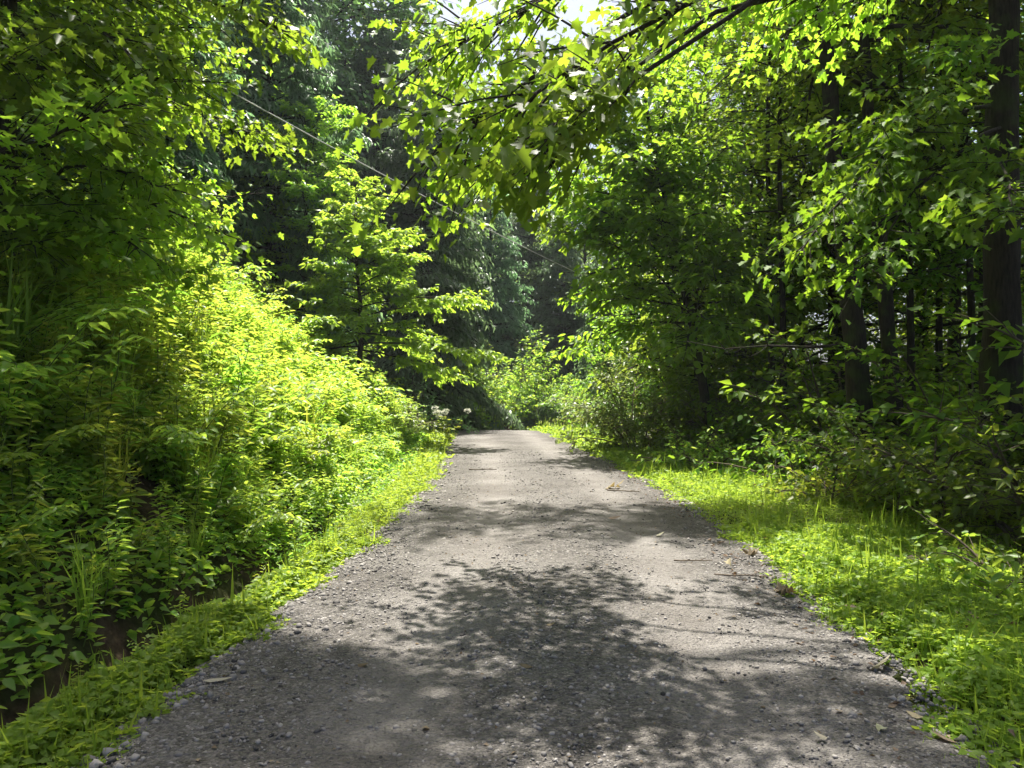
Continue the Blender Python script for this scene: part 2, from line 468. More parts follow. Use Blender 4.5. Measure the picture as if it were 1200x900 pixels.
# ---- right side, near
make_tree('maple_tree', 'tree', G3(5.4, 5.6), 12.5, .17, 101, dict(MAPLE_P, size=.1, lpm=20, hang=.5), 'maple', crown=(.45, 1), rad=3.0, nb=30, split=0,
    bias=(math.pi, .35), el=(0, .8), label='maple whose leafy branches hang over the road at the top centre', thin=.85,
    extra=[((5.3, 5.5, 5.6), at(610, 120, 5.2), .45, .45, .74), ((5.3, 6.1, 5.9), at(515, 170, 6.0), .6, .55, .78), ((5.3, 6.4, 6.1), at(500, 70, 7.0), .5, .5, .78),
           ((5.3, 5.5, 5.4), at(645, 165, 4.9), .6, .7, .89), ((5.3, 6.6, 5.6), at(580, 195, 7.4), .6, .5, .8),
           ((5.3, 6.3, 5.6), at(775, 50, 7.6), .3, .6, .6), ((5.3, 6.3, 5.8), at(820, 10, 7.6), .3, .6, .55), ((5.3, 6.3, 5.6), at(850, 90, 8.4), .3, .7, .5),
           ((5.3, 5.2, 5.6), (1.6, 4.3, 5.6), .3, .6, .15), ((5.3, 5.2, 6.2), (2.4, 5.2, 6.2), .2, .6, .15)])  # last two boughs are out of view, added to shade the near road
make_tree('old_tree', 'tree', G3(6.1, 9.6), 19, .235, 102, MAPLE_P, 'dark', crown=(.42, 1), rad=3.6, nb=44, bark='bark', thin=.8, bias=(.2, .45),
    label='thick dark trunk with layered drooping branches near the right frame edge',
    extra=[((6.1, 9.6, 5.2), at(935, 300, 8.3), .45, 1.25), ((6.1, 9.6, 5.6), at(985, 250, 8.8), .4, 1.2), ((6.1, 9.5, 4.9), at(1010, 320, 8.0), .3, 1.1),
           ((6.1, 9.5, 4.4), at(1190, 250, 7.0), .3, 1.1), ((6.1, 9.7, 5.6), at(1120, 60, 8.6), .2, .9)]
        + [((6.1, 9.6, z_ - 1.5), (xx, yy, z_), .3, .6, .2 if xx > 1 else .76) for xx, yy, z_ in [(-3.2, 7.6, 12.0), (-3.6, 8.6, 13.4), (2.4, 8.4, 12.0), (2.9, 7.4, 11.0), (2.0, 9.6, 13.0), (.8, 7.6, 12.4), (-1.8, 7.0, 11.0)]])  # high unseen boughs, added to throw soft shade on the foreground road
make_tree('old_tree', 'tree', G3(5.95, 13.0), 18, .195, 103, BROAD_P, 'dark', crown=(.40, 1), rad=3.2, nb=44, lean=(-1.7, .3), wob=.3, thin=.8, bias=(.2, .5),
    label='dark double trunk tree, the left and thicker trunk behind the drooping layered branch', extra=[((5.4, 13, 4.0), at(905, 130, 12), .3, .8), ((5.0, 13.2, 11.5), (-.6, 13.6, 13.0), .2, .8), ((5.0, 13.2, 12), (.9, 13.8, 13.4), .2, .8), ((5.0, 13.2, 11.5), (-2.8, 13.4, 12.4), .3, .8), ((5.0, 13.2, 12), (-1.6, 14.4, 13.5), .3, .8), ((5.0, 13.2, 12), (1.4, 14.6, 13.5), .3, .8)])  # all but the first: unseen boughs added for the shade band across the road
make_tree('old_tree', 'tree', G3(6.85, 13.6), 17, .15, 104, BROAD_P, 'dark', crown=(.42, 1), rad=3.0, nb=36, lean=(-1.5, .4), wob=.32, thin=.8, bias=(.2, .5),
    label='thinner dark trunk crossing behind the double trunk tree on the right')
make_tree('leaning_tree', 'tree', G3(4.85, 18.6), 11, .13, 105, dict(BROAD_P, size=.215, lpm=15, T=OVATE), 'maple', crown=(.27, 1), rad=3.2, nb=70, prof=prof_cone, lean=(-2.1, .4), bias=(math.pi, .1),
    el=(.08, .8), label='leaning slim tree with bright leaves reaching out over the right side of the road', thin=.9,
    extra=[((4.3, 18.6, 3.4), at(690, 250, 19), .4, 1.1, .3), ((4.0, 18.7, 4.6), at(635, 200, 19.5), .4, 1.1, .35), ((4.4, 18.6, 2.8), at(735, 330, 18.6), .3, 1.0), ((3.8, 18.7, 5.8), at(680, 90, 19), .4, 1., .3), ((4.0, 18.7, 4.0), at(650, 270, 19.5), .4, 1., .35), ((4.2, 18.6, 3.2), at(770, 250, 17), .3, 1.1, .3), ((4.2, 18.6, 3.6), at(760, 170, 17.5), .3, 1.1, .3), ((4.2, 18.6, 4.4), at(720, 150, 18), .3, 1.1, .3), ((4.3, 18.6, 2.8), at(850, 290, 16.5), .3, 1.1, .3)])
t_edge = make_tree('roadside_tree', 'tree', G3(5.7, 23.6), 10.5, .16, 106, dict(BROAD_P, size=.2), 'broad', crown=(.2, 1), rad=3.6, nb=72, prof=prof_cone,
    el=(-.05, .9), label='full leafy tree standing at the right road edge just behind the leaning slim tree', thin=.72)
again(t_edge, G3(6.6, 34.5), 2.1, 1.1, 'full leafy tree furthest along the right road edge, near the bend')
# slender trunks inside the right wood
slim = make_tree('slender_tree', 'tree', G3(6.2, 17.5), 15, .085, 107, dict(BROAD_P, size=.17), 'dark', crown=(.25, 1), rad=2.4, nb=40, thin=.7, wob=.2,
    label='slender dark trunk in the shade behind the dead bough', group='slender trunks in the right wood')
W_LBL = 'slender dark trunk standing in the shade of the right wood'
for i, (px, d, s) in enumerate([(905, 19, 1.05), (940, 21, 1.1), (985, 18.5, 1.0), (1068, 15.5, 1.0), (1040, 20, 1.15), (1100, 18, 1.05), (880, 24, 1.2), (1140, 15, .95), (820, 25, 1.15)]):
    x_ = (px - 600) / F * d
    again(slim, G3(x_, d), i * 1.7, s, W_LBL, 'slender trunks in the right wood')
slim['label'] = W_LBL
# tall wood behind on the right
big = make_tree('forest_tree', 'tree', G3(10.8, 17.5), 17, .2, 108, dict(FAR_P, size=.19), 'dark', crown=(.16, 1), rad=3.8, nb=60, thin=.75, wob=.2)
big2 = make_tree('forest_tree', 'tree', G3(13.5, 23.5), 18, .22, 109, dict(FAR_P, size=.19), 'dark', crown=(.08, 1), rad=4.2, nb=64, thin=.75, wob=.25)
WOOD = 'tall leafy tree deep in the shaded wood on the right'
rg = RS(77)
tag(big, WOOD, group='tall trees in the right wood'); tag(big2, WOOD, group='tall trees in the right wood')
for i, (x_, d) in enumerate([(8.6, 27), (12.5, 30), (9.4, 22), (8.2, 19.5), (12.6, 13.5), (15, 28), (10, 33), (6.4, 31), (22, 34), (28, 38), (30, 28), (17.5, 19), (19, 27), (7.6, 36), (12.5, 38), (19, 36), (13.5, 46), (8.2, 47), (25, 30), (24, 44), (17, 11.5)]):
    again(big if i % 2 else big2, G3(x_, d), rg.uniform(0, 6.28), rg.uniform(.85, 1.12), WOOD, 'tall trees in the right wood')

# ---- left side, near
make_tree('maple_tree', 'tree', G3(-6.15, 9.3), 11.5, .11, 201, MAPLE_P, 'maple', crown=(.20, 1), rad=3.7, nb=62, prof=prof_wide, bias=(0, .15), el=(-.1, .8), thin=1.0,
    label='maple at top left whose glowing leaves spread above the weedy bank',
    extra=[((-6.1, 9.2, 4.2), at(255, 95, 8.3), .3, 1.0), ((-6.1, 9.2, 3.9), at(215, 225, 8.0), .3, 1.0), ((-6.1, 9.2, 3.6), at(265, 275, 8.8), .35, .9),
           ((-6.1, 9.3, 5.4), at(235, 30, 9.0), .2, 1.0), ((-6.1, 9.2, 3.4), at(160, 290, 7.6), .35, 1.1), ((-6.1, 9.2, 3.4), at(90, 250, 7.4), .35, 1.1),
           ((-6.1, 9.2, 3.2), at(210, 320, 8.6), .3, 1.0), ((-6.1, 9.2, 3.1), at(40, 290, 7.2), .3, 1.1), ((-6.1, 9.2, 4.6), at(150, 150, 8.0), .3, 1.0)])
make_tree('maple_tree', 'tree', G3(-5.6, 5.4), 9.5, .08, 202, MAPLE_P, 'maple', crown=(.30, 1), rad=2.7, nb=36, el=(.05, .8), thin=.85, wob=.15,
    label='young maple at the left edge with a thin branch slanting up to the right',
    extra=[((-5.5, 5.5, 2.3), at(150, 120, 6.2), .1, .9), ((-5.5, 5.6, 3.2), at(60, 60, 6.4), .1, .9), ((-5.5, 5.5, 5.4), (-1.6, 5.4, 6.2), .2, .7)])  # last bough is above view, added for shade patches at the left
make_tree('maple_tree', 'tree', G3(-7.6, 12.4), 10.5, .10, 203, dict(MAPLE_P, T=MAPLE_LOW), 'maple', crown=(.08, 1), rad=3.4, nb=60, prof=prof_wide, el=(-.1, .8), thin=.95,
    label='maple on the bank top behind the glowing left maple')
# layered bright tree and companions
make_tree('layered_tree', 'tree', G3(-4.3, 21.6), 6.6, .09, 204, dict(LAYER_P, vert=.16, nj=.32, size=.19), 'layer', crown=(.25, 1), rad=2.7, nb=54, prof=prof_cone, el=(.0, .6), bias=(0, .2), wob=.2,
    label='bright green tree with flat layered branches above the left bank', thin=.9)
make_tree('layered_tree', 'tree', G3(-6.8, 25.0), 7.5, .10, 205, LAYER_P, 'layer', crown=(.2, 1), rad=2.5, nb=48, prof=prof_flat, el=(-.02, .55),
    label='taller layered tree half hidden behind the bright layered one on the left', thin=.8)
# hemlocks
hem = make_tree('hemlock_tree', 'tree', G3(-8.0, 25.5), 15, .2, 206, HEM_P, 'hemlock', crown=(.06, .99), rad=3.3, nb=150, prof=prof_cone, el=(-.12, .5),
    label='dark drooping hemlock left of the bright layered tree', thin=.9)
again(hem, G3(-10.2, 21.5), 1.2, .95, 'dark hemlock rising behind the glowing left maple')
again(hem, G3(-3.9, 33.5), 2.2, 1.15, 'tall dark hemlock leaning its branches over the road end, just right of the layered tree')
again(hem, G3(-6.6, 37), 4.0, 1.25, 'tall dark hemlock on the left behind the power line')
again(hem, G3(-10.2, 33), 3.1, 1.3, 'tall dark hemlock left of the power line on the hillside')
again(hem, G3(-1.2, 47), .6, 1.05, 'dark hemlock left of centre closing the road end')
again(hem, G3(3.4, 49.5), 5.2, 1.0, 'dark hemlock right of centre closing the road end')
again(hem, G3(1.2, 55), 2.9, 1.45, 'dark hemlock furthest back in the gap at the road end')
again(hem, G3(5.9, 40), 1.9, 1.05, 'dark hemlock behind the roadside trees where the road bends')
# wooded hillside
hillA = make_tree('hillside_tree', 'tree', G3(-14, 30), 17, .2, 207, dict(FAR_P, size=.26), 'hill', crown=(.12, 1), rad=4.2, nb=62, thin=.75)
hillB = make_tree('hillside_tree', 'tree', G3(-12.2, 40), 18, .2, 208, dict(FAR_P, size=.26), 'hill', crown=(.12, 1), rad=4.8, nb=64, thin=.7, prof=prof_flat)
HL = 'leafy tree among the hazy trees covering the left hillside'; HG = 'trees on the left hillside'
HH = 'dark evergreen among the hazy trees covering the left hillside'; HHG = 'evergreens on the left hillside'
tag(hillA, HL, group=HG); tag(hillB, HL, group=HG)
rg = RS(31)
for i, (x_, d) in enumerate([(-17, 24), (-12.5, 17.5), (-15.5, 19.5), (-20, 31), (-16.5, 37), (-8.6, 45), (-13, 48), (-19, 46), (-24, 40), (-5.5, 55), (-10, 60), (-17, 58), (-24, 55),
                             (-31, 48), (-7, 72), (-15, 74), (-24, 72), (-33, 66), (-26, 30), (-22, 22), (-11.5, 52), (-13, 66), (-9, 64), (-13.5, 13), (-17, 12), (-10.5, 9.5), (-2, 66)]):
    if i % 4 == 3:
        again(hem, G3(x_, d), rg.uniform(0, 6.28), rg.uniform(1.1, 1.4), HH, HHG)
    else:
        again(hillA if i % 2 else hillB, G3(x_, d), rg.uniform(0, 6.28), rg.uniform(.9, 1.25), HL, HG)
for i, (x_, d, s) in enumerate([(6.5, 60, .75), (11, 58, .95), (3, 66, 1.15), (8, 74, .95), (16, 66, 1.1), (-1, 60, .95), (-3.5, 52, 1.0), (2.2, 58, .85), (.5, 72, .95), (5, 52, 1.05), (6.5, 66, 1.2)]):
    again(hillB if i % 2 else hillA, G3(x_, d), rg.uniform(0, 6.28), s, 'leafy tree far beyond the bend at the road end', 'trees beyond the road end')

for i, (x_, d, s_) in enumerate([(-9.0, 41, 1.45), (-7.2, 44, 1.5), (-10.8, 38, 1.4), (-6.0, 50, 1.5)]):
    again(hillA if i % 2 else hillB, G3(x_, d), 1 + i * 1.3, s_, HL, HG)
again(big, G3(-10.6, 12.0), 1.0, .85, 'tree added uphill of the glowing left maple to shade the bank', 'added trees shading the left bank')  # uphill trees added to block the sun from the near left bank
again(big, G3(-8.6, 6.6), 4.0, .75, 'tree added uphill of the glowing left maple to shade the bank', 'added trees shading the left bank')

# ------------------------------------------------------------------ shrubs
def make_shrub(name, loc, H, rad, seed, pdict, mat, ns=12, label=None, group=None, cat='shrub', flat=.0, thin=1.0, dense=1.0):
    rng = RS(seed); p = P_(**dict(dict(twl=.5, vert=.35, nj=.5, droop=.5), **pdict))
    root = empty(name, loc, 0, label, cat, group)
    gw, gl = Geo(), Geo()
    for i in range(ns):
        az = i * 2.4 + rng.normal(0, .3); k = math.sqrt((i + .5) / ns)
        e = 1.45 - k * (1.0 if not flat else 1.25) + rng.normal(0, .1)
        d = np.array([math.cos(az) * math.cos(e) * rad / H * 1.2, math.sin(az) * math.cos(e) * rad / H * 1.2, math.sin(e)])
        Ln = H * rng.uniform(.8, 1.1)
        b0 = np.array([math.cos(az), math.sin(az), 0]) * rad * .18 * k + np.array([0, 0, -.05])
        bough(rng, spine(rng, b0, d, Ln, p.droop + .4 * k), .012 + .006 * H, p, gw, gl, start=.1, thin=thin)
    gw.build('stems', M['twig'], root)
    gl.build('foliage', M[mat], root)
    return root

make_shrub('roadside_shrub', G3(3.4, 20.4), 2.4, 1.4, 301, dict(T=OVATE, size=.13, tw=9, lpm=18), 'shrub', 18, 'big pale leafy bush spilling over the verge at the far right road edge')
make_shrub('roadside_shrub', G3(3.55, 26.5), 2.6, 1.5, 309, dict(T=OVATE_LOW, size=.14, tw=8, lpm=17), 'shrub', 12, 'pale bush behind the big pale bush, closest to the bend')
make_shrub('roadside_shrub', G3(3.75, 15.2), 1.15, .8, 302, dict(T=OVATE, size=.11, tw=14, lpm=20), 'weed', 13, 'small bright round bush at the foot of the leaning slim tree')
make_shrub('woodland_shrub', G3(5.3, 9.6), 1.8, 1.2, 303, dict(T=OVATE, size=.11, tw=12, lpm=18), 'broad', 12, 'tall green shrub in front of the double trunk tree')
make_shrub('woodland_shrub', G3(5.5, 7.9), 1.9, 1.1, 304, dict(T=OVATE, size=.115, tw=12, lpm=18), 'broad', 11, 'green shrub below the thick trunk near the right frame edge')
make_shrub('woodland_shrub', G3(4.1, 6.35), .8, .75, 305, dict(T=OVATE, size=.09, tw=18, lpm=24), 'weed', 15, 'low bright leafy bush on the verge at the right frame edge')
make_shrub('woodland_shrub', G3(4.5, 10.9), .95, .9, 306, dict(T=OVATE, size=.11, tw=14, lpm=18), 'weed', 12, 'low leafy bush at the back of the sunlit verge')
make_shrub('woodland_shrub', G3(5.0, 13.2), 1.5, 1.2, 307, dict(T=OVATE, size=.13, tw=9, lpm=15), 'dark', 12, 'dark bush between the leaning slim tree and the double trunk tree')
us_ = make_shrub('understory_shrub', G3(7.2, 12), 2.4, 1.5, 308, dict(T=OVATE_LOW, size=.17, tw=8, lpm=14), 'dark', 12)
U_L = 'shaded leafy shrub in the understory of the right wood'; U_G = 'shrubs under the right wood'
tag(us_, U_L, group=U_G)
rg = RS(19)
for i, (x_, d) in enumerate([(6.6, 15.2), (8.4, 14), (6.3, 19.5), (8, 18), (5.6, 21.5), (7.4, 23), (9.8, 20), (10.5, 16), (7.9, 9.6), (9.3, 11.3), (7.6, 7.2), (6.6, 27), (9.5, 27), (12, 24), (14, 20), (16, 26), (18, 22), (13, 29), (15, 33), (19, 31), (11, 31), (22, 27), (17, 38), (12, 37), (14.5, 15.5), (17, 16), (9, 33), (5.4, 33), (7.5, 31), (6.0, 17.2), (5.2, 18.6), (11.5, 13)]):
    again(us_, G3(x_, d), rg.uniform(0, 6.28), rg.uniform(.7, 1.35), U_L, U_G)
# bushes closing the end of the road
ce = make_shrub('roadside_shrub', G3(.1, 38.5), 4.6, 2.0, 310, dict(T=OVATE_LOW, size=.19, tw=7, lpm=15), 'weed', 15, 'tall light green bush in the middle of the road end')
again(ce, G3(2.3, 39.5), 1.4, .72, 'yellow green bush right of the tall bush at the road end')
again(ce, G3(-2.9, 40.5), 2.7, .8, 'shaded bush left of the tall bush at the road end')
make_shrub('roadside_shrub', G3(1.35, 37.5), 1.9, .7, 311, dict(HEM_P, size=.16, tw=12), 'hemlock', 12, 'small dark evergreen bush between the two light bushes at the road end')
make_shrub('roadside_shrub', G3(1.7, 35.0), .75, .9, 312, dict(T=OVATE_LOW, size=.11, tw=12, lpm=18), 'weed', 10, 'low yellow tuft at the far end of the road surface')
# left: grey-green bushes between the bank and the layered tree
make_shrub('bank_shrub', G3(-4.3, 19.4), 1.3, .9, 313, dict(T=OVATE_LOW, size=.12, tw=11, lpm=18), 'shrub', 13, 'greyish bush below the bright layered tree on the left')
make_shrub('bank_shrub', G3(-3.5, 24.6), 1.2, .9, 314, dict(T=OVATE_LOW, size=.12, tw=10, lpm=17), 'shrub', 12, 'dull green bush at the foot of the left hemlocks by the road')
make_shrub('bank_shrub', G3(-3.5, 29.0), 2.0, 1.2, 315, dict(T=OVATE_LOW, size=.14, tw=9, lpm=16), 'hill', 12, 'dark bush at the left road edge just before the bend')
make_shrub('bank_shrub', G3(-6.9, 16.5), 1.6, 1.2, 316, dict(T=OVATE_LOW, size=.12, tw=10, lpm=17), 'weed', 12, 'sunlit bush on top of the left bank beside the hemlocks')
make_shrub('bank_shrub', G3(-8.0, 18.5), 2.2, 1.5, 317, dict(T=OVATE_LOW, size=.14, tw=9, lpm=16), 'layer', 12, 'rounded bush on the bank top behind the sunlit bush')
# white flower head plant
fl = empty('flowering_plant', G3(-2.0, 24.2), 0, 'tall plant with white flower heads at the left road edge', 'plant')
rng = RS(9); gw, gl, gf = Geo(), Geo(), Geo()
for i in range(7):
    S = spine(rng, rng.normal(0, .1, 3) * [1, 1, 0], np.array([rng.normal(0, .18), rng.normal(0, .18), 1]), rng.uniform(.9, 1.3), .1, 6)
    tube(gw, S, np.linspace(.008, .004, 6), 5)
    q, _ = lerp_path(S, rng.uniform(.1, .85, 14)); a = rng.uniform(0, 6.28, 14)
    leaves(gl, OVATE, q, np.stack([np.cos(a), np.sin(a), .2 + 0 * a], -1), np.array([0, 0, 1]) + rng.normal(0, .2, (14, 3)), .15, rng.rand(14))
    n = 60; dirs = unit(rng.normal(0, 1, (n, 3)) + [0, 0, .8])
    leaves(gf, OVATE_LOW, S[-1] + dirs * np.array([.09, .09, .05]), dirs + rng.normal(0, .5, (n, 3)), rng.normal(0, 1, (n, 3)), .05, rng.rand(n))
gw.build('stems', M['stem'], fl); gl.build('leaves', M['weed'], fl); gf.build('blossom', M['flower'], fl)

# ------------------------------------------------------------------ tall weeds on the bank
def weed_geo(seed):
    rng = RS(seed); gs, gl = Geo(), Geo()
    H = rng.uniform(.75, 1.15)
    S = spine(rng, (0, 0, -.05), (rng.normal(0, .15), rng.normal(0, .15), 1), H, -.05, 7)
    tube(gs, S, np.linspace(.007, .003, 7), 5)
    stems = [(S, .15)]
    for k in range(rng.randint(2, 5)):
        b0, _ = lerp_path(S, np.array([rng.uniform(.35, .75)])); a = rng.uniform(0, 6.28)
        W = spine(rng, b0[0], (math.cos(a) * .7, math.sin(a) * .7, .8), rng.uniform(.2, .4), -.1, 4)
        tube(gs, W, np.linspace(.004, .002, 4), 4); stems.append((W, .2))
    T = LANCE if seed % 3 else OVATE
    for S_, s0 in stems:
        Ln = np.linalg.norm(np.diff(S_, axis=0), axis=1).sum()
        n = int(Ln / .034); t = np.linspace(s0, 1.0, n)
        q, _ = lerp_path(S_, t); a = np.arange(n) * 2.4 + rng.normal(0, .3, n)
        up = rng.uniform(-.05, .5, n) + .5 * (t > .85)
        ax = np.stack([np.cos(a), np.sin(a), up], -1)
        sz = .165 * (1.1 - .55 * t) * rng.uniform(.75, 1.2, n) * (1.25 if T is LANCE else .85)
        leaves(gl, T, q, ax, np.array([0, 0, 1.]) + rng.normal(0, .22, (n, 3)), sz, rng.normal(.5, .22, n) + .2 * (t > .8), rng.uniform(.4, 1.8, n))
    return gs, gl
def broad_weed(seed):
    rng = RS(seed); gs, gl = Geo(), Geo()
    for k in range(rng.randint(7, 12)):
        a = rng.uniform(0, 6.28); e = rng.uniform(.35, 1.2)
        S = spine(rng, (0, 0, -.03), (math.cos(a) * math.cos(e), math.sin(a) * math.cos(e), math.sin(e)), rng.uniform(.2, .55), .4, 5)
        tube(gs, S, np.linspace(.006, .003, 5), 4)
        d = S[-1] - S[-2]
        leaves(gl, OVATE, S[-1:], d[None] + [0, 0, -.02], np.array([[0, 0, 1.]]) + rng.normal(0, .2, (1, 3)), rng.uniform(.14, .27), rng.normal(.45, .2, 1), np.array([rng.uniform(.8, 2)]))
    return gs, gl
def cane_weed(seed):
    rng = RS(seed); gs, gl = Geo(), Geo()
    for k in range(rng.randint(4, 7)):
        a = rng.uniform(0, 6.28)
        S = spine(rng, (0, 0, -.05), (math.cos(a) * .45, math.sin(a) * .45, 1), rng.uniform(.8, 1.5), 1.6, 8)
        tube(gs, S, np.linspace(.006, .002, 8), 4)
        n = int(rng.uniform(12, 20)); q, T = lerp_path(S, np.linspace(.15, 1, n))
        for w in (-.7, 0, .7):                       # leaves in threes
            az = np.arange(n) * 2.6 + w
            ax = np.stack([np.cos(az), np.sin(az), -.1 + 0 * az], -1)
            leaves(gl, OVATE, q + ax * .05, ax, np.array([0, 0, 1.]) + rng.normal(0, .22, (n, 3)), .095 * rng.uniform(.7, 1.2, n), rng.normal(.6, .2, n), rng.uniform(.4, 1.8, n))
    return gs, gl
def grass_tuft(seed):
    rng = RS(seed); gs, gl = Geo(), Geo(); n = 46
    a = rng.uniform(0, 6.28, n)
    up = np.stack([np.cos(a) * .45, np.sin(a) * .45, np.ones(n)], -1) + rng.normal(0, .15, (n, 3))
    T = (BLADE[0] * np.array([.45, 1, 1.4]), BLADE[1])
    leaves(gl, T, rng.normal(0, .04, (n, 3)) * [1, 1, 0], up, np.stack([-np.cos(a), -np.sin(a), .2 + 0 * a], -1), rng.uniform(.4, .95, n), rng.normal(.7, .2, n), rng.uniform(.6, 2.4, n))
    S = spine(rng, (0, 0, 0), (.1, .05, 1), .9, .2, 5); tube(gs, S, np.linspace(.004, .002, 5), 4)
    return gs, gl
protos = [weed_geo(400 + i) for i in range(8)] + [broad_weed(420), broad_weed(421), cane_weed(422), cane_weed(423), grass_tuft(424)]
HABIT = [('weed_plant', 'weed', 'leafy upright weed among the tall weeds covering the left bank', 'upright weeds on the left bank')] * 8 + \
        [('broad_leaved_weed', 'weed', 'low weed with broad leaves among the plants covering the left bank', 'broad leaved weeds on the left bank')] * 2 + \
        [('arching_weed', 'weed', 'weed with arching stems among the plants covering the left bank', 'arching weeds on the left bank')] * 2 + \
        [('grass_tuft', 'grass', 'tuft of long grass among the weeds on the left bank', 'grass tufts on the left bank')]
rg = RS(41)
n = 5200
y_ = rg.uniform(2.0, 27, n); u_ = -3.0 - 6.9 * rg.rand(n) ** .9
keep = (rg.rand(n) < np.clip(1.25 - y_ / 60, 0, 1))
y_, u_ = y_[keep], u_[keep]; x_ = u_ + xc(y_)
inview = (np.abs(x_ / y_) < .74) & (sines(x_, y_, 9, 1.5) > -.75)
x_, y_, u_ = x_[inview], y_[inview], u_[inview]
z_ = ground(x_, y_)
sc_ = rg.uniform(.45, 1.25, len(x_)) * np.clip(.35 + (-u_ - 2.7) * .55, .35, 1) * (1 + .26 * sines(x_, y_, 8, 2.6))
sc_ = np.clip(sc_, .25, 1.5); rz_ = rg.uniform(0, 6.28, len(x_)); _p = np.array([.09] * 8 + [.06, .06, .06, .05, .05]); pi_ = rg.choice(len(protos), len(x_), p=_p / _p.sum())
order = np.argsort(-(sc_ / y_))
pr_obj = {}
NW = 280
for k in order[:NW]:
    pi = int(pi_[k])
    if pi not in pr_obj:
        hn = HABIT[pi]; o = empty(hn[0], (0, 0, 0), 0, hn[2], hn[1], hn[3])
        protos[pi][0].build('stem', M['stem'], o); protos[pi][1].build('leaves', M['weed'], o)
        pr_obj[pi] = o
    else:
        o = copy_tree(pr_obj[pi])
    o.location = (x_[k], y_[k], z_[k]); o.rotation_euler = (0, 0, rz_[k]); s = float(sc_[k]); o.scale = (s, s, s)
for k, (u_s, y_s, s_s) in enumerate([(-2.48, 5.1, .30), (-2.55, 5.5, .24), (-2.4, 4.4, .26), (-2.5, 6.4, .28), (-2.42, 3.9, .22), (-2.6, 7.6, .3), (-2.35, 6.9, .2), (-2.5, 8.8, .3)]):
    o = copy_tree(pr_obj[k % 4 if (k % 4) in pr_obj else sorted(pr_obj)[0]])
    xs = u_s + float(xc(y_s)); o.location = (xs, y_s, gz(xs, y_s)); o.rotation_euler = (0, 0, k * 1.9); o.scale = (s_s,) * 3
    o['label'] = 'small leafy sprout standing on the edge of the left ditch'; o['group'] = 'sprouts along the ditch edge'
gs = Geo()
for k in order[NW:]:
    c, s = math.cos(rz_[k]), math.sin(rz_[k])
    Mx = np.array([[c, -s, 0], [s, c, 0], [0, 0, 1]]) * sc_[k]
    gs.merge(protos[int(pi_[k])][1], Mx, (x_[k], y_[k], z_[k]), rg.normal(0, .2))
tag(gs.build('undergrowth', M['weed']), 'mass of smaller green weeds filling the left bank', 'undergrowth', kind='stuff')

# ------------------------------------------------------------------ ground cover
def scatter(n, ylo, yhi, ulo, uhi, seed, power=1.0):
    r = RS(seed)
    y = ylo + (yhi - ylo) * r.rand(n) ** power
    u = ulo + (uhi - ulo) * r.rand(n)
    return r, u + xc(y), y, u

def verge(name, label, parts, seed):
    g = Geo()
    for k, (n, ylo, yhi, ulo, uhi, hgt, power, *th) in enumerate(parts):
        r, x, y, u = scatter(n, ylo, yhi, ulo, uhi, seed + k, power)
        # patchy cover, ragged towards the road
        edge = np.minimum((u - ulo), (uhi - u)) + .16 * sines(y * 0 + seed, y, seed + 60, 1.1, 3)
        pat = sines(x, y, seed + 50, 1.3) + .5 * sines(x, y, seed + 51, .4) + .5 * sines(x, y, seed + 52, .16, 2)
        ok = (pat + edge * (0 if th else 5) - (th[0] if th else .75) + r.normal(0, .25, n)) > 0
        x, y, u, pat, edge = x[ok], y[ok], u[ok], pat[ok], edge[ok]; m_ = len(x)
        z = ground(x, y)
        hh = hgt * np.clip(.75 + .3 * pat, .35, 1.3) * np.clip(.45 + edge * 1.6, .3, 1)
        far = np.clip(y / 9, 1, 2.6)
        # fine leaves on thin stalks
        i = r.rand(m_) < .8
        zz = z[i] + hh[i] * r.rand(i.sum()) ** .6; a = r.uniform(0, 6.28, i.sum())
        leaves(g, NEEDLE if k % 2 else OVATE_LOW, np.stack([x[i], y[i], zz], -1), np.stack([np.cos(a), np.sin(a), r.normal(.15, .35, len(a))], -1),
               np.array([0, 0, 1.]) + r.normal(0, .4, (len(a), 3)), .050 * r.uniform(.6, 1.4, len(a)) * far[i], r.normal(.55, .2, len(a)))
        j = ~i; a = r.uniform(0, 6.28, j.sum()); ln = hh[j] * r.uniform(.5, 1.3, len(a)) * (1 + 1.1 * (r.rand(len(a)) < .06)) + .02
        up = np.stack([np.cos(a) * .35, np.sin(a) * .35, np.ones(len(a))], -1) + r.normal(0, .15, (len(a), 3))
        leaves(g, BLADE, np.stack([x[j], y[j], z[j] - .01], -1), up, np.stack([-np.cos(a), -np.sin(a), .2 + 0 * a], -1),
               ln * far[j] ** .4, r.normal(.5, .2, len(a)), r.uniform(.3, 2, len(a)))
    return tag(g.build(name, M['grass']), label, 'grass', kind='stuff')

verge('grass', 'bright low grass and herbs of the right verge',
      [(80000, 2.6, 9, 1.68, 4.1, .15, 1.0), (44000, 6, 16, 1.68, 4.6, .17, 1.0), (34000, 14, 34, 1.66, 4.6, .17, 1.0), (9000, 4, 12, 3.8, 5.6, .14, 1.), (3000, 30, 40, 1.6, 4, .25, 1.), (22000, 2.6, 14, 1.4, 1.95, .07, 1.2, 1.0)], 500)
verge('grass', 'bright grass strip between the road and the left ditch',
      [(40000, 2.2, 8, -2.62, -1.78, .13, 1.0), (25000, 7, 16, -2.7, -1.75, .15, 1.0), (15000, 14, 34, -2.9, -1.75, .16, 1.0), (3000, 26, 36, -3.5, -1.7, .22, 1), (22000, 2.4, 14, -2.05, -1.5, .07, 1.2, 1.0)], 600)

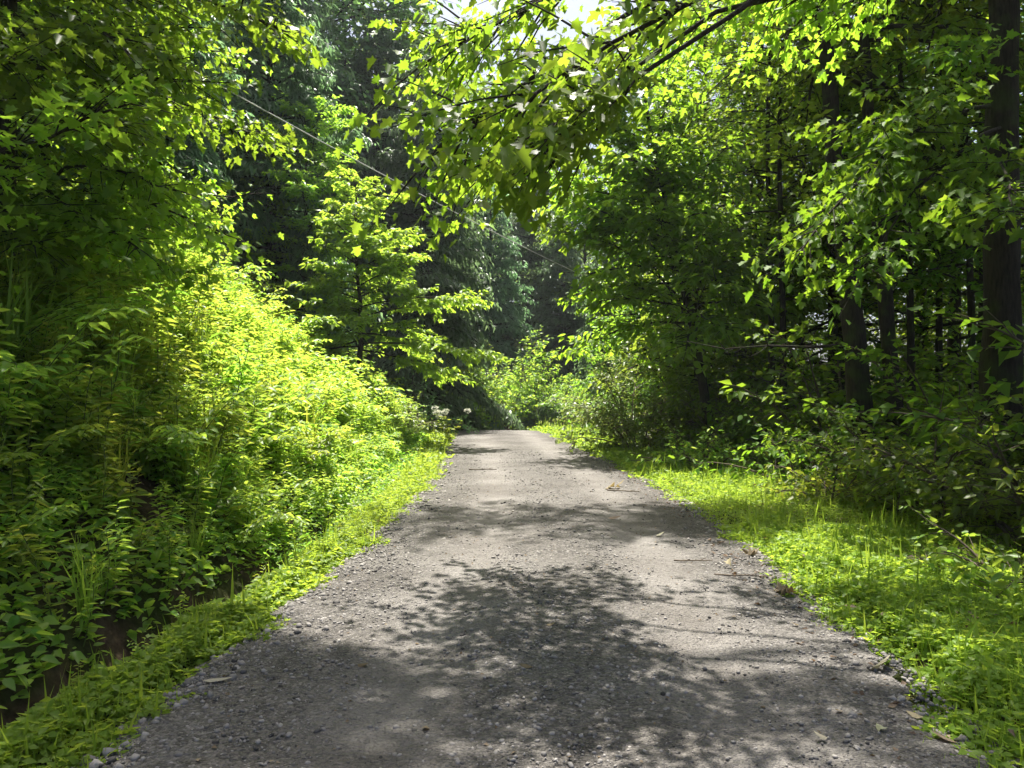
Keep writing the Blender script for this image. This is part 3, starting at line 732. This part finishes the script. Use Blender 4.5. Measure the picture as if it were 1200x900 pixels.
def cover(name, label, mat, T, n, ylo, yhi, ulo, uhi, size, hgt, seed, cat='ground cover', power=1., thr=-.2):
    g = Geo(); r, x, y, u = scatter(n, ylo, yhi, ulo, uhi, seed, power)
    pat = sines(x, y, seed, 1.7); ok = pat > thr
    x, y, u, pat = x[ok], y[ok], u[ok], pat[ok]; m_ = len(x); z = np.where(np.abs(u) < 2.05, road_z(u, y) + .004, ground(x, y) + .015) + hgt * r.rand(m_) * np.clip(.6 + pat, .2, 1.5)
    a = r.uniform(0, 6.28, m_)
    leaves(g, T, np.stack([x, y, z], -1), np.stack([np.cos(a), np.sin(a), r.normal(.0, .25, m_)], -1),
           np.array([0, 0, 1.]) + r.normal(0, .4, (m_, 3)), size * r.uniform(.5, 1.3, m_) * np.clip(y / 12, 1, 2), r.normal(.5, .25, m_), r.uniform(.2, 2.2, m_))
    return tag(g.build(name, M[mat]), label, cat, kind='stuff')
cover('undergrowth', 'low leafy undergrowth along the foot of the left bank', 'weed', OVATE, 30000, 2.0, 24, -4.6, -2.92, .085, .34, 701, thr=-.45)
cover('undergrowth', 'small weeds growing in the left ditch', 'weed', OVATE_LOW, 7000, 2.4, 20, -3.0, -2.5, .06, .30, 706, thr=.12)
cover('undergrowth', 'herbs closing over the far part of the left ditch', 'weed', OVATE_LOW, 9000, 7.5, 24, -3.1, -2.55, .06, .30, 709, thr=-.5)
cover('undergrowth', 'low leaves under the weeds of the left bank', 'weed', OVATE_LOW, 26000, 2.5, 30, -11, -4.2, .12, .45, 702, thr=-.6)
cover('ground_cover', 'leafy ground cover of the right wood floor', 'broad', OVATE_LOW, 26000, 5, 34, 4.4, 13, .11, .35, 703, thr=-.35)
cover('leaf_litter', 'brown dead leaves lying on the ground right of the verge', 'dry', OVATE_LOW, 7000, 3.2, 14, 3.1, 9, .07, .03, 704, 'leaf litter', thr=-.6)
cover('leaf_litter', 'dead leaves and bits caught in the right verge', 'dry', OVATE_LOW, 1500, 2.6, 14, 2.0, 4.2, .05, .10, 707, 'leaf litter', thr=-.1)
cover('leaf_litter', 'tiny dry bits scattered across the gravel', 'dry', OVATE_LOW, 900, 2.4, 14, -1.9, 1.9, .026, .004, 708, 'leaf litter', thr=-.3)
cover('leaf_litter', 'small dry leaf bits lying along the right road edge', 'dry', OVATE_LOW, 420, 2.4, 16, 1.45, 2.15, .045, .01, 705, 'leaf litter', thr=-.9)

# ------------------------------------------------------------------ loose stones on the road
rng = RS(81)
ico = [(0, 0, 1)] + [(math.cos(a) * .9, math.sin(a) * .9, .42) for a in np.arange(5) * 1.2566] + [(math.cos(a) * .9, math.sin(a) * .9, -.42) for a in np.arange(5) * 1.2566 + .628] + [(0, 0, -1)]
icf = [[0, 1 + i, 1 + (i + 1) % 5] for i in range(5)] + [[1 + i, 6 + i, 1 + (i + 1) % 5] for i in range(5)] + [[6 + i, 6 + (i + 1) % 5, 1 + (i + 1) % 5] for i in range(5)] + [[11, 6 + (i + 1) % 5, 6 + i] for i in range(5)]
g = Geo()
def stones(n, ylo, yhi, ufun, smin, smax, power, vb):
    for k in range(5):
        V = (np.array(ico) + rng.normal(0, .16, (12, 3))) * np.array([rng.uniform(.8, 1.3), rng.uniform(.7, 1.1), rng.uniform(.45, .8)])
        m_ = n // 5; y = ylo + (yhi - ylo) * rng.rand(m_) ** power; u = ufun(m_)
        ok = np.abs(u) < 2.2; y, u = y[ok], u[ok]; m_ = len(y)
        s = smin * (smax / smin) ** (rng.rand(m_) ** 2.4)
        zz = np.where(np.abs(u) > 2.05, ground(u + xc(y), y), road_z(u, y)) + s * .15
        a = rng.uniform(0, 6.28, m_)
        leaves(g, (V, icf), np.stack([u + xc(y), y, zz], -1), np.stack([np.cos(a), np.sin(a), rng.normal(0, .25, m_)], -1),
               np.array([0, 0, 1.]) + rng.normal(0, .3, (m_, 3)), s, rng.normal(vb + .12, .2, m_))
def loose(n):                       # traffic sweeps the stones out of the wheel tracks
    u = rng.uniform(-2.1, 2.1, n * 3)
    return u[rng.rand(n * 3) < 1 - .85 * np.exp(-((np.abs(u - .05) - .85) / .3) ** 2)][:n]
stones(15000, 2.4, 8, loose, .004, .016, 1.2, .45)
stones(4500, 2.4, 12, lambda n: np.where(rng.rand(n) < .6, -1, 1) * (2.12 - np.abs(rng.normal(0, .22, n))), .006, .03, 1.2, .38)
stones(4000, 8, 20, loose, .007, .022, 1.2, .45)
stones(2500, 10, 26, lambda n: np.where(rng.rand(n) < .5, -1, 1) * (2.1 - np.abs(rng.normal(0, .2, n))), .012, .035, 1.2, .42)
tag(g.build('gravel', M['stone'], smooth=False), 'loose gravel stones scattered over the road', 'gravel', kind='stuff')

# ------------------------------------------------------------------ leaves and twigs lying on the road
def on_road(px, py):
    d = CAM_Z * F / (py - HOR); x = (px - 600) / F * d
    u = x - float(xc(d)); z = float(road_z(np.array(u), np.array(d))) if abs(u) < 2.05 else gz(x, d)
    return np.array([x, d, z])
def fallen(name, px, py, size, T, mat, rz, label, seed, n=1, cat='leaf', curl=1.5, lift=.015, group=None):
    rng = RS(seed); p0 = on_road(px, py); g = Geo()
    a = rz + rng.normal(0, .9, n) * (n > 1)
    pos = rng.normal(0, size * .35, (n, 3)) * (n > 1) * np.array([1, 1, 0.12]); pos[:, 2] = np.abs(pos[:, 2]) + lift
    leaves(g, T, pos, np.stack([np.cos(a), np.sin(a), rng.normal(.05, .25, n)], -1), np.array([0, 0, 1.]) + rng.normal(0, .35, (n, 3)), size * rng.uniform(.75, 1.15, n), rng.rand(n), -curl * rng.uniform(.6, 1.6, n))
    o = g.build(name, M[mat]); o.location = p0
    return tag(o, label, cat, group)
fallen('fallen_leaf', 1020, 792, .17, MAPLE, 'pale', .2, 'large pale curled leaf lying at the right grass edge', 1)
fallen('fallen_leaf', 1030, 868, .075, MAPLE, 'pale', 1.2, 'small pale leaf in the lower right gravel below the large pale leaf', 2)
fallen('fallen_leaf', 968, 880, .08, OVATE, 'pale', 3.0, 'flat pale stone-like leaf on the sunny gravel patch at lower right', 3)
fallen('fallen_leaf', 238, 806, .15, LANCE, 'pale', .1, 'long pale leaf lying at the left road edge', 4, curl=.5)
fallen('fallen_leaf', 854, 672, .10, MAPLE, 'dry', 1.5, 'brown curled dead leaf on the road near the right verge', 5, curl=2.4, lift=.04)
fallen('leaf_clump', 915, 702, .085, MAPLE, 'dry', .5, 'clump of brown dead leaves at the right road edge', 6, n=9, cat='leaf clump', curl=2.0, lift=.03)
fallen('leaf_clump', 876, 656, .08, OVATE, 'dry', .5, 'small dry leaf heap just behind the brown curled leaf', 7, n=5, cat='leaf clump', curl=2., lift=.02)
fallen('leaf_clump', 714, 575, .16, OVATE, 'dry', .2, 'dark dead leaves lying mid road beside the tree shadow', 8, n=5, cat='leaf clump', lift=.02)
fallen('fallen_leaf', 768, 634, .14, OVATE, 'pale', .1, 'pale flat leaf on the road in the middle shade band', 10, curl=.6)
fallen('fallen_leaf', 712, 614, .15, OVATE, 'dry', .1, 'brown flat leaf on the road inside the shade band', 11, curl=.6)
for i, (px, py) in enumerate([(840, 640), (830, 600), (1080, 850), (935, 740), (1000, 760), (610, 792), (640, 745), (890, 630), (1120, 880), (985, 845), (500, 865), (420, 790)]):
    fallen('fallen_leaf', px, py, .06 + .02 * (i % 3), OVATE, 'dry', i * 1.1, 'small dry leaf bit lying on the gravel road', 20 + i, group='dry leaf bits on the road', curl=1.0, lift=.008)
def stick(px, py, ln, rz, label, seed, r=.008):
    rng = RS(seed); g = Geo(); t = np.linspace(-.5, .5, 7)
    Pp = np.stack([t * ln, rng.normal(0, ln * .02, 7), .012 + np.abs(rng.normal(0, .004, 7))], -1)
    tube(g, Pp, np.linspace(r, r * .5, 7), 6, rng, .12)
    W = np.array([Pp[4], Pp[4] + [ln * .12, ln * .1, .01], Pp[4] + [ln * .2, ln * .13, .012]]); tube(g, W, [r * .5, r * .4, r * .3], 5)
    o = g.build('fallen_twig', M['twig']); o.location = on_road(px, py); o.rotation_euler = (0, 0, rz)
    tag(o, label, 'twig')
stick(566, 554, .55, .05, 'dark twig lying across the sunlit far road left of centre', 1, .014)
stick(868, 682, .45, -.1, 'thin twig lying on the road below the brown curled leaf', 2)
stick(812, 665, .35, .0, 'short twig lying on the road left of the brown curled leaf', 3)
stick(730, 580, .5, -.3, 'crooked twig beside the dark dead leaves mid road', 4, .012)
stick(1150, 684, .8, .1, 'grey weathered branch lying on the litter at right edge', 5, .02)

# dead bough and power line
g = Geo(); rng = RS(6)
q = np.array([at(805, 400, 13.6), at(850, 409, 13.4), at(900, 405, 13.2), at(950, 407, 13.0), at(995, 404, 13.0)]); q -= q[-1]
db = empty('dead_bough', at(995, 404, 13.0), 0, 'bare dark bough stretched level in front of the right wood', 'branch')
tube(g, q, [.007, .013, .018, .024, .03], 7, rng, .1); g.build('limb', M['bark'], db)
for k, (i, dx, dz) in enumerate([(1, -.3, .22), (2, -.35, -.2), (2, -.2, .3)]):
    g = Geo(); tube(g, [q[i], q[i] + [dx * .5, -.1, dz * .6], q[i] + [dx, -.15, dz]], [.01, .007, .003], 5); g.build('twig', M['bark'], db)
g = Geo(); a, b_ = at(205, 70, 12.5), at(690, 326, 20.0)
t = np.linspace(0, 1, 60)[:, None]; Pp = a + (b_ - a) * t; Pp[:, 2] -= .10 * (1 - (2 * t[:, 0] - 1) ** 2)
tube(g, Pp, .011, 6)
tag(g.build('power_line', M['cable']), 'thin pale power line slanting down across the left hillside trees', 'cable')

# ------------------------------------------------------------------ summer haze between the trees
m, nt, out = nodes_of('valley_air')
pv = nt.nodes.new('ShaderNodeVolumePrincipled'); pv.inputs['Color'].default_value = (.86, .93, 1, 1)
pv.inputs['Density'].default_value = .00045; pv.inputs['Anisotropy'].default_value = .3
nt.links.new(pv.outputs[0], out.inputs['Volume'])
g = Geo(); x0, x1, y0, y1, z0, z1 = -400, 400, -60, 450, -32, 55
g.add([(x0, y0, z0), (x1, y0, z0), (x1, y1, z0), (x0, y1, z0), (x0, y0, z1), (x1, y0, z1), (x1, y1, z1), (x0, y1, z1)],
      [0, 3, 2, 1, 4, 5, 6, 7, 0, 1, 5, 4, 1, 2, 6, 5, 2, 3, 7, 6, 3, 0, 4, 7], [4] * 6)
tag(g.build('haze', m, smooth=False), 'faint blue summer haze hanging between the distant trees', 'haze', kind='stuff')

# ------------------------------------------------------------------ light, sky, camera
SUN_EL, SUN_AZ = 71.0, -9.0          # azimuth from +Y towards +X
world = bpy.data.worlds.new('World'); scene.world = world; world.use_nodes = True
wn = world.node_tree; bg = wn.nodes['Background']
sky = wn.nodes.new('ShaderNodeTexSky'); sky.sky_type = 'NISHITA'; sky.sun_disc = False
sky.sun_elevation = R(SUN_EL); sky.sun_rotation = R(SUN_AZ); sky.air_density = .8; sky.dust_density = 5.0; sky.ozone_density = 1.0
wn.links.new(sky.outputs[0], bg.inputs[0]); bg.inputs[1].default_value = .072
sd = Vector((math.sin(R(SUN_AZ)) * math.cos(R(SUN_EL)), math.cos(R(SUN_AZ)) * math.cos(R(SUN_EL)), math.sin(R(SUN_EL))))
sl = bpy.data.lights.new('sun', 'SUN'); sl.energy = 4.6; sl.angle = R(.7); sl.color = (1, .95, .86)
so = bpy.data.objects.new('sun', sl); COL.objects.link(so); so.rotation_euler = sd.to_track_quat('Z', 'Y').to_euler()

cam = bpy.data.cameras.new('camera'); co = bpy.data.objects.new('camera', cam); COL.objects.link(co)
cam.sensor_width = 36; cam.lens = 36 * F / 1200; cam.clip_end = 2000; cam.clip_start = .05
co.location = (0, 0, CAM_Z); co.rotation_euler = (R(90) + math.atan((HOR - 450) / F), 0, 0)
scene.camera = co

vs = scene.view_settings
vs.view_transform = 'Standard'; vs.look = 'None'; vs.gamma = 1; vs.use_curve_mapping = False; vs.exposure = 1.66
cy = scene.cycles
cy.max_bounces = 9; cy.diffuse_bounces = 5; cy.glossy_bounces = 2; cy.transmission_bounces = 6; cy.transparent_max_bounces = 4
cy.use_denoising = True; cy.denoiser = 'OPENIMAGEDENOISE'; cy.denoising_input_passes = 'RGB_ALBEDO_NORMAL'
cy.sample_clamp_indirect = 6; cy.caustics_reflective = False; cy.caustics_refractive = False
cy.use_adaptive_sampling = True; cy.adaptive_threshold = .015
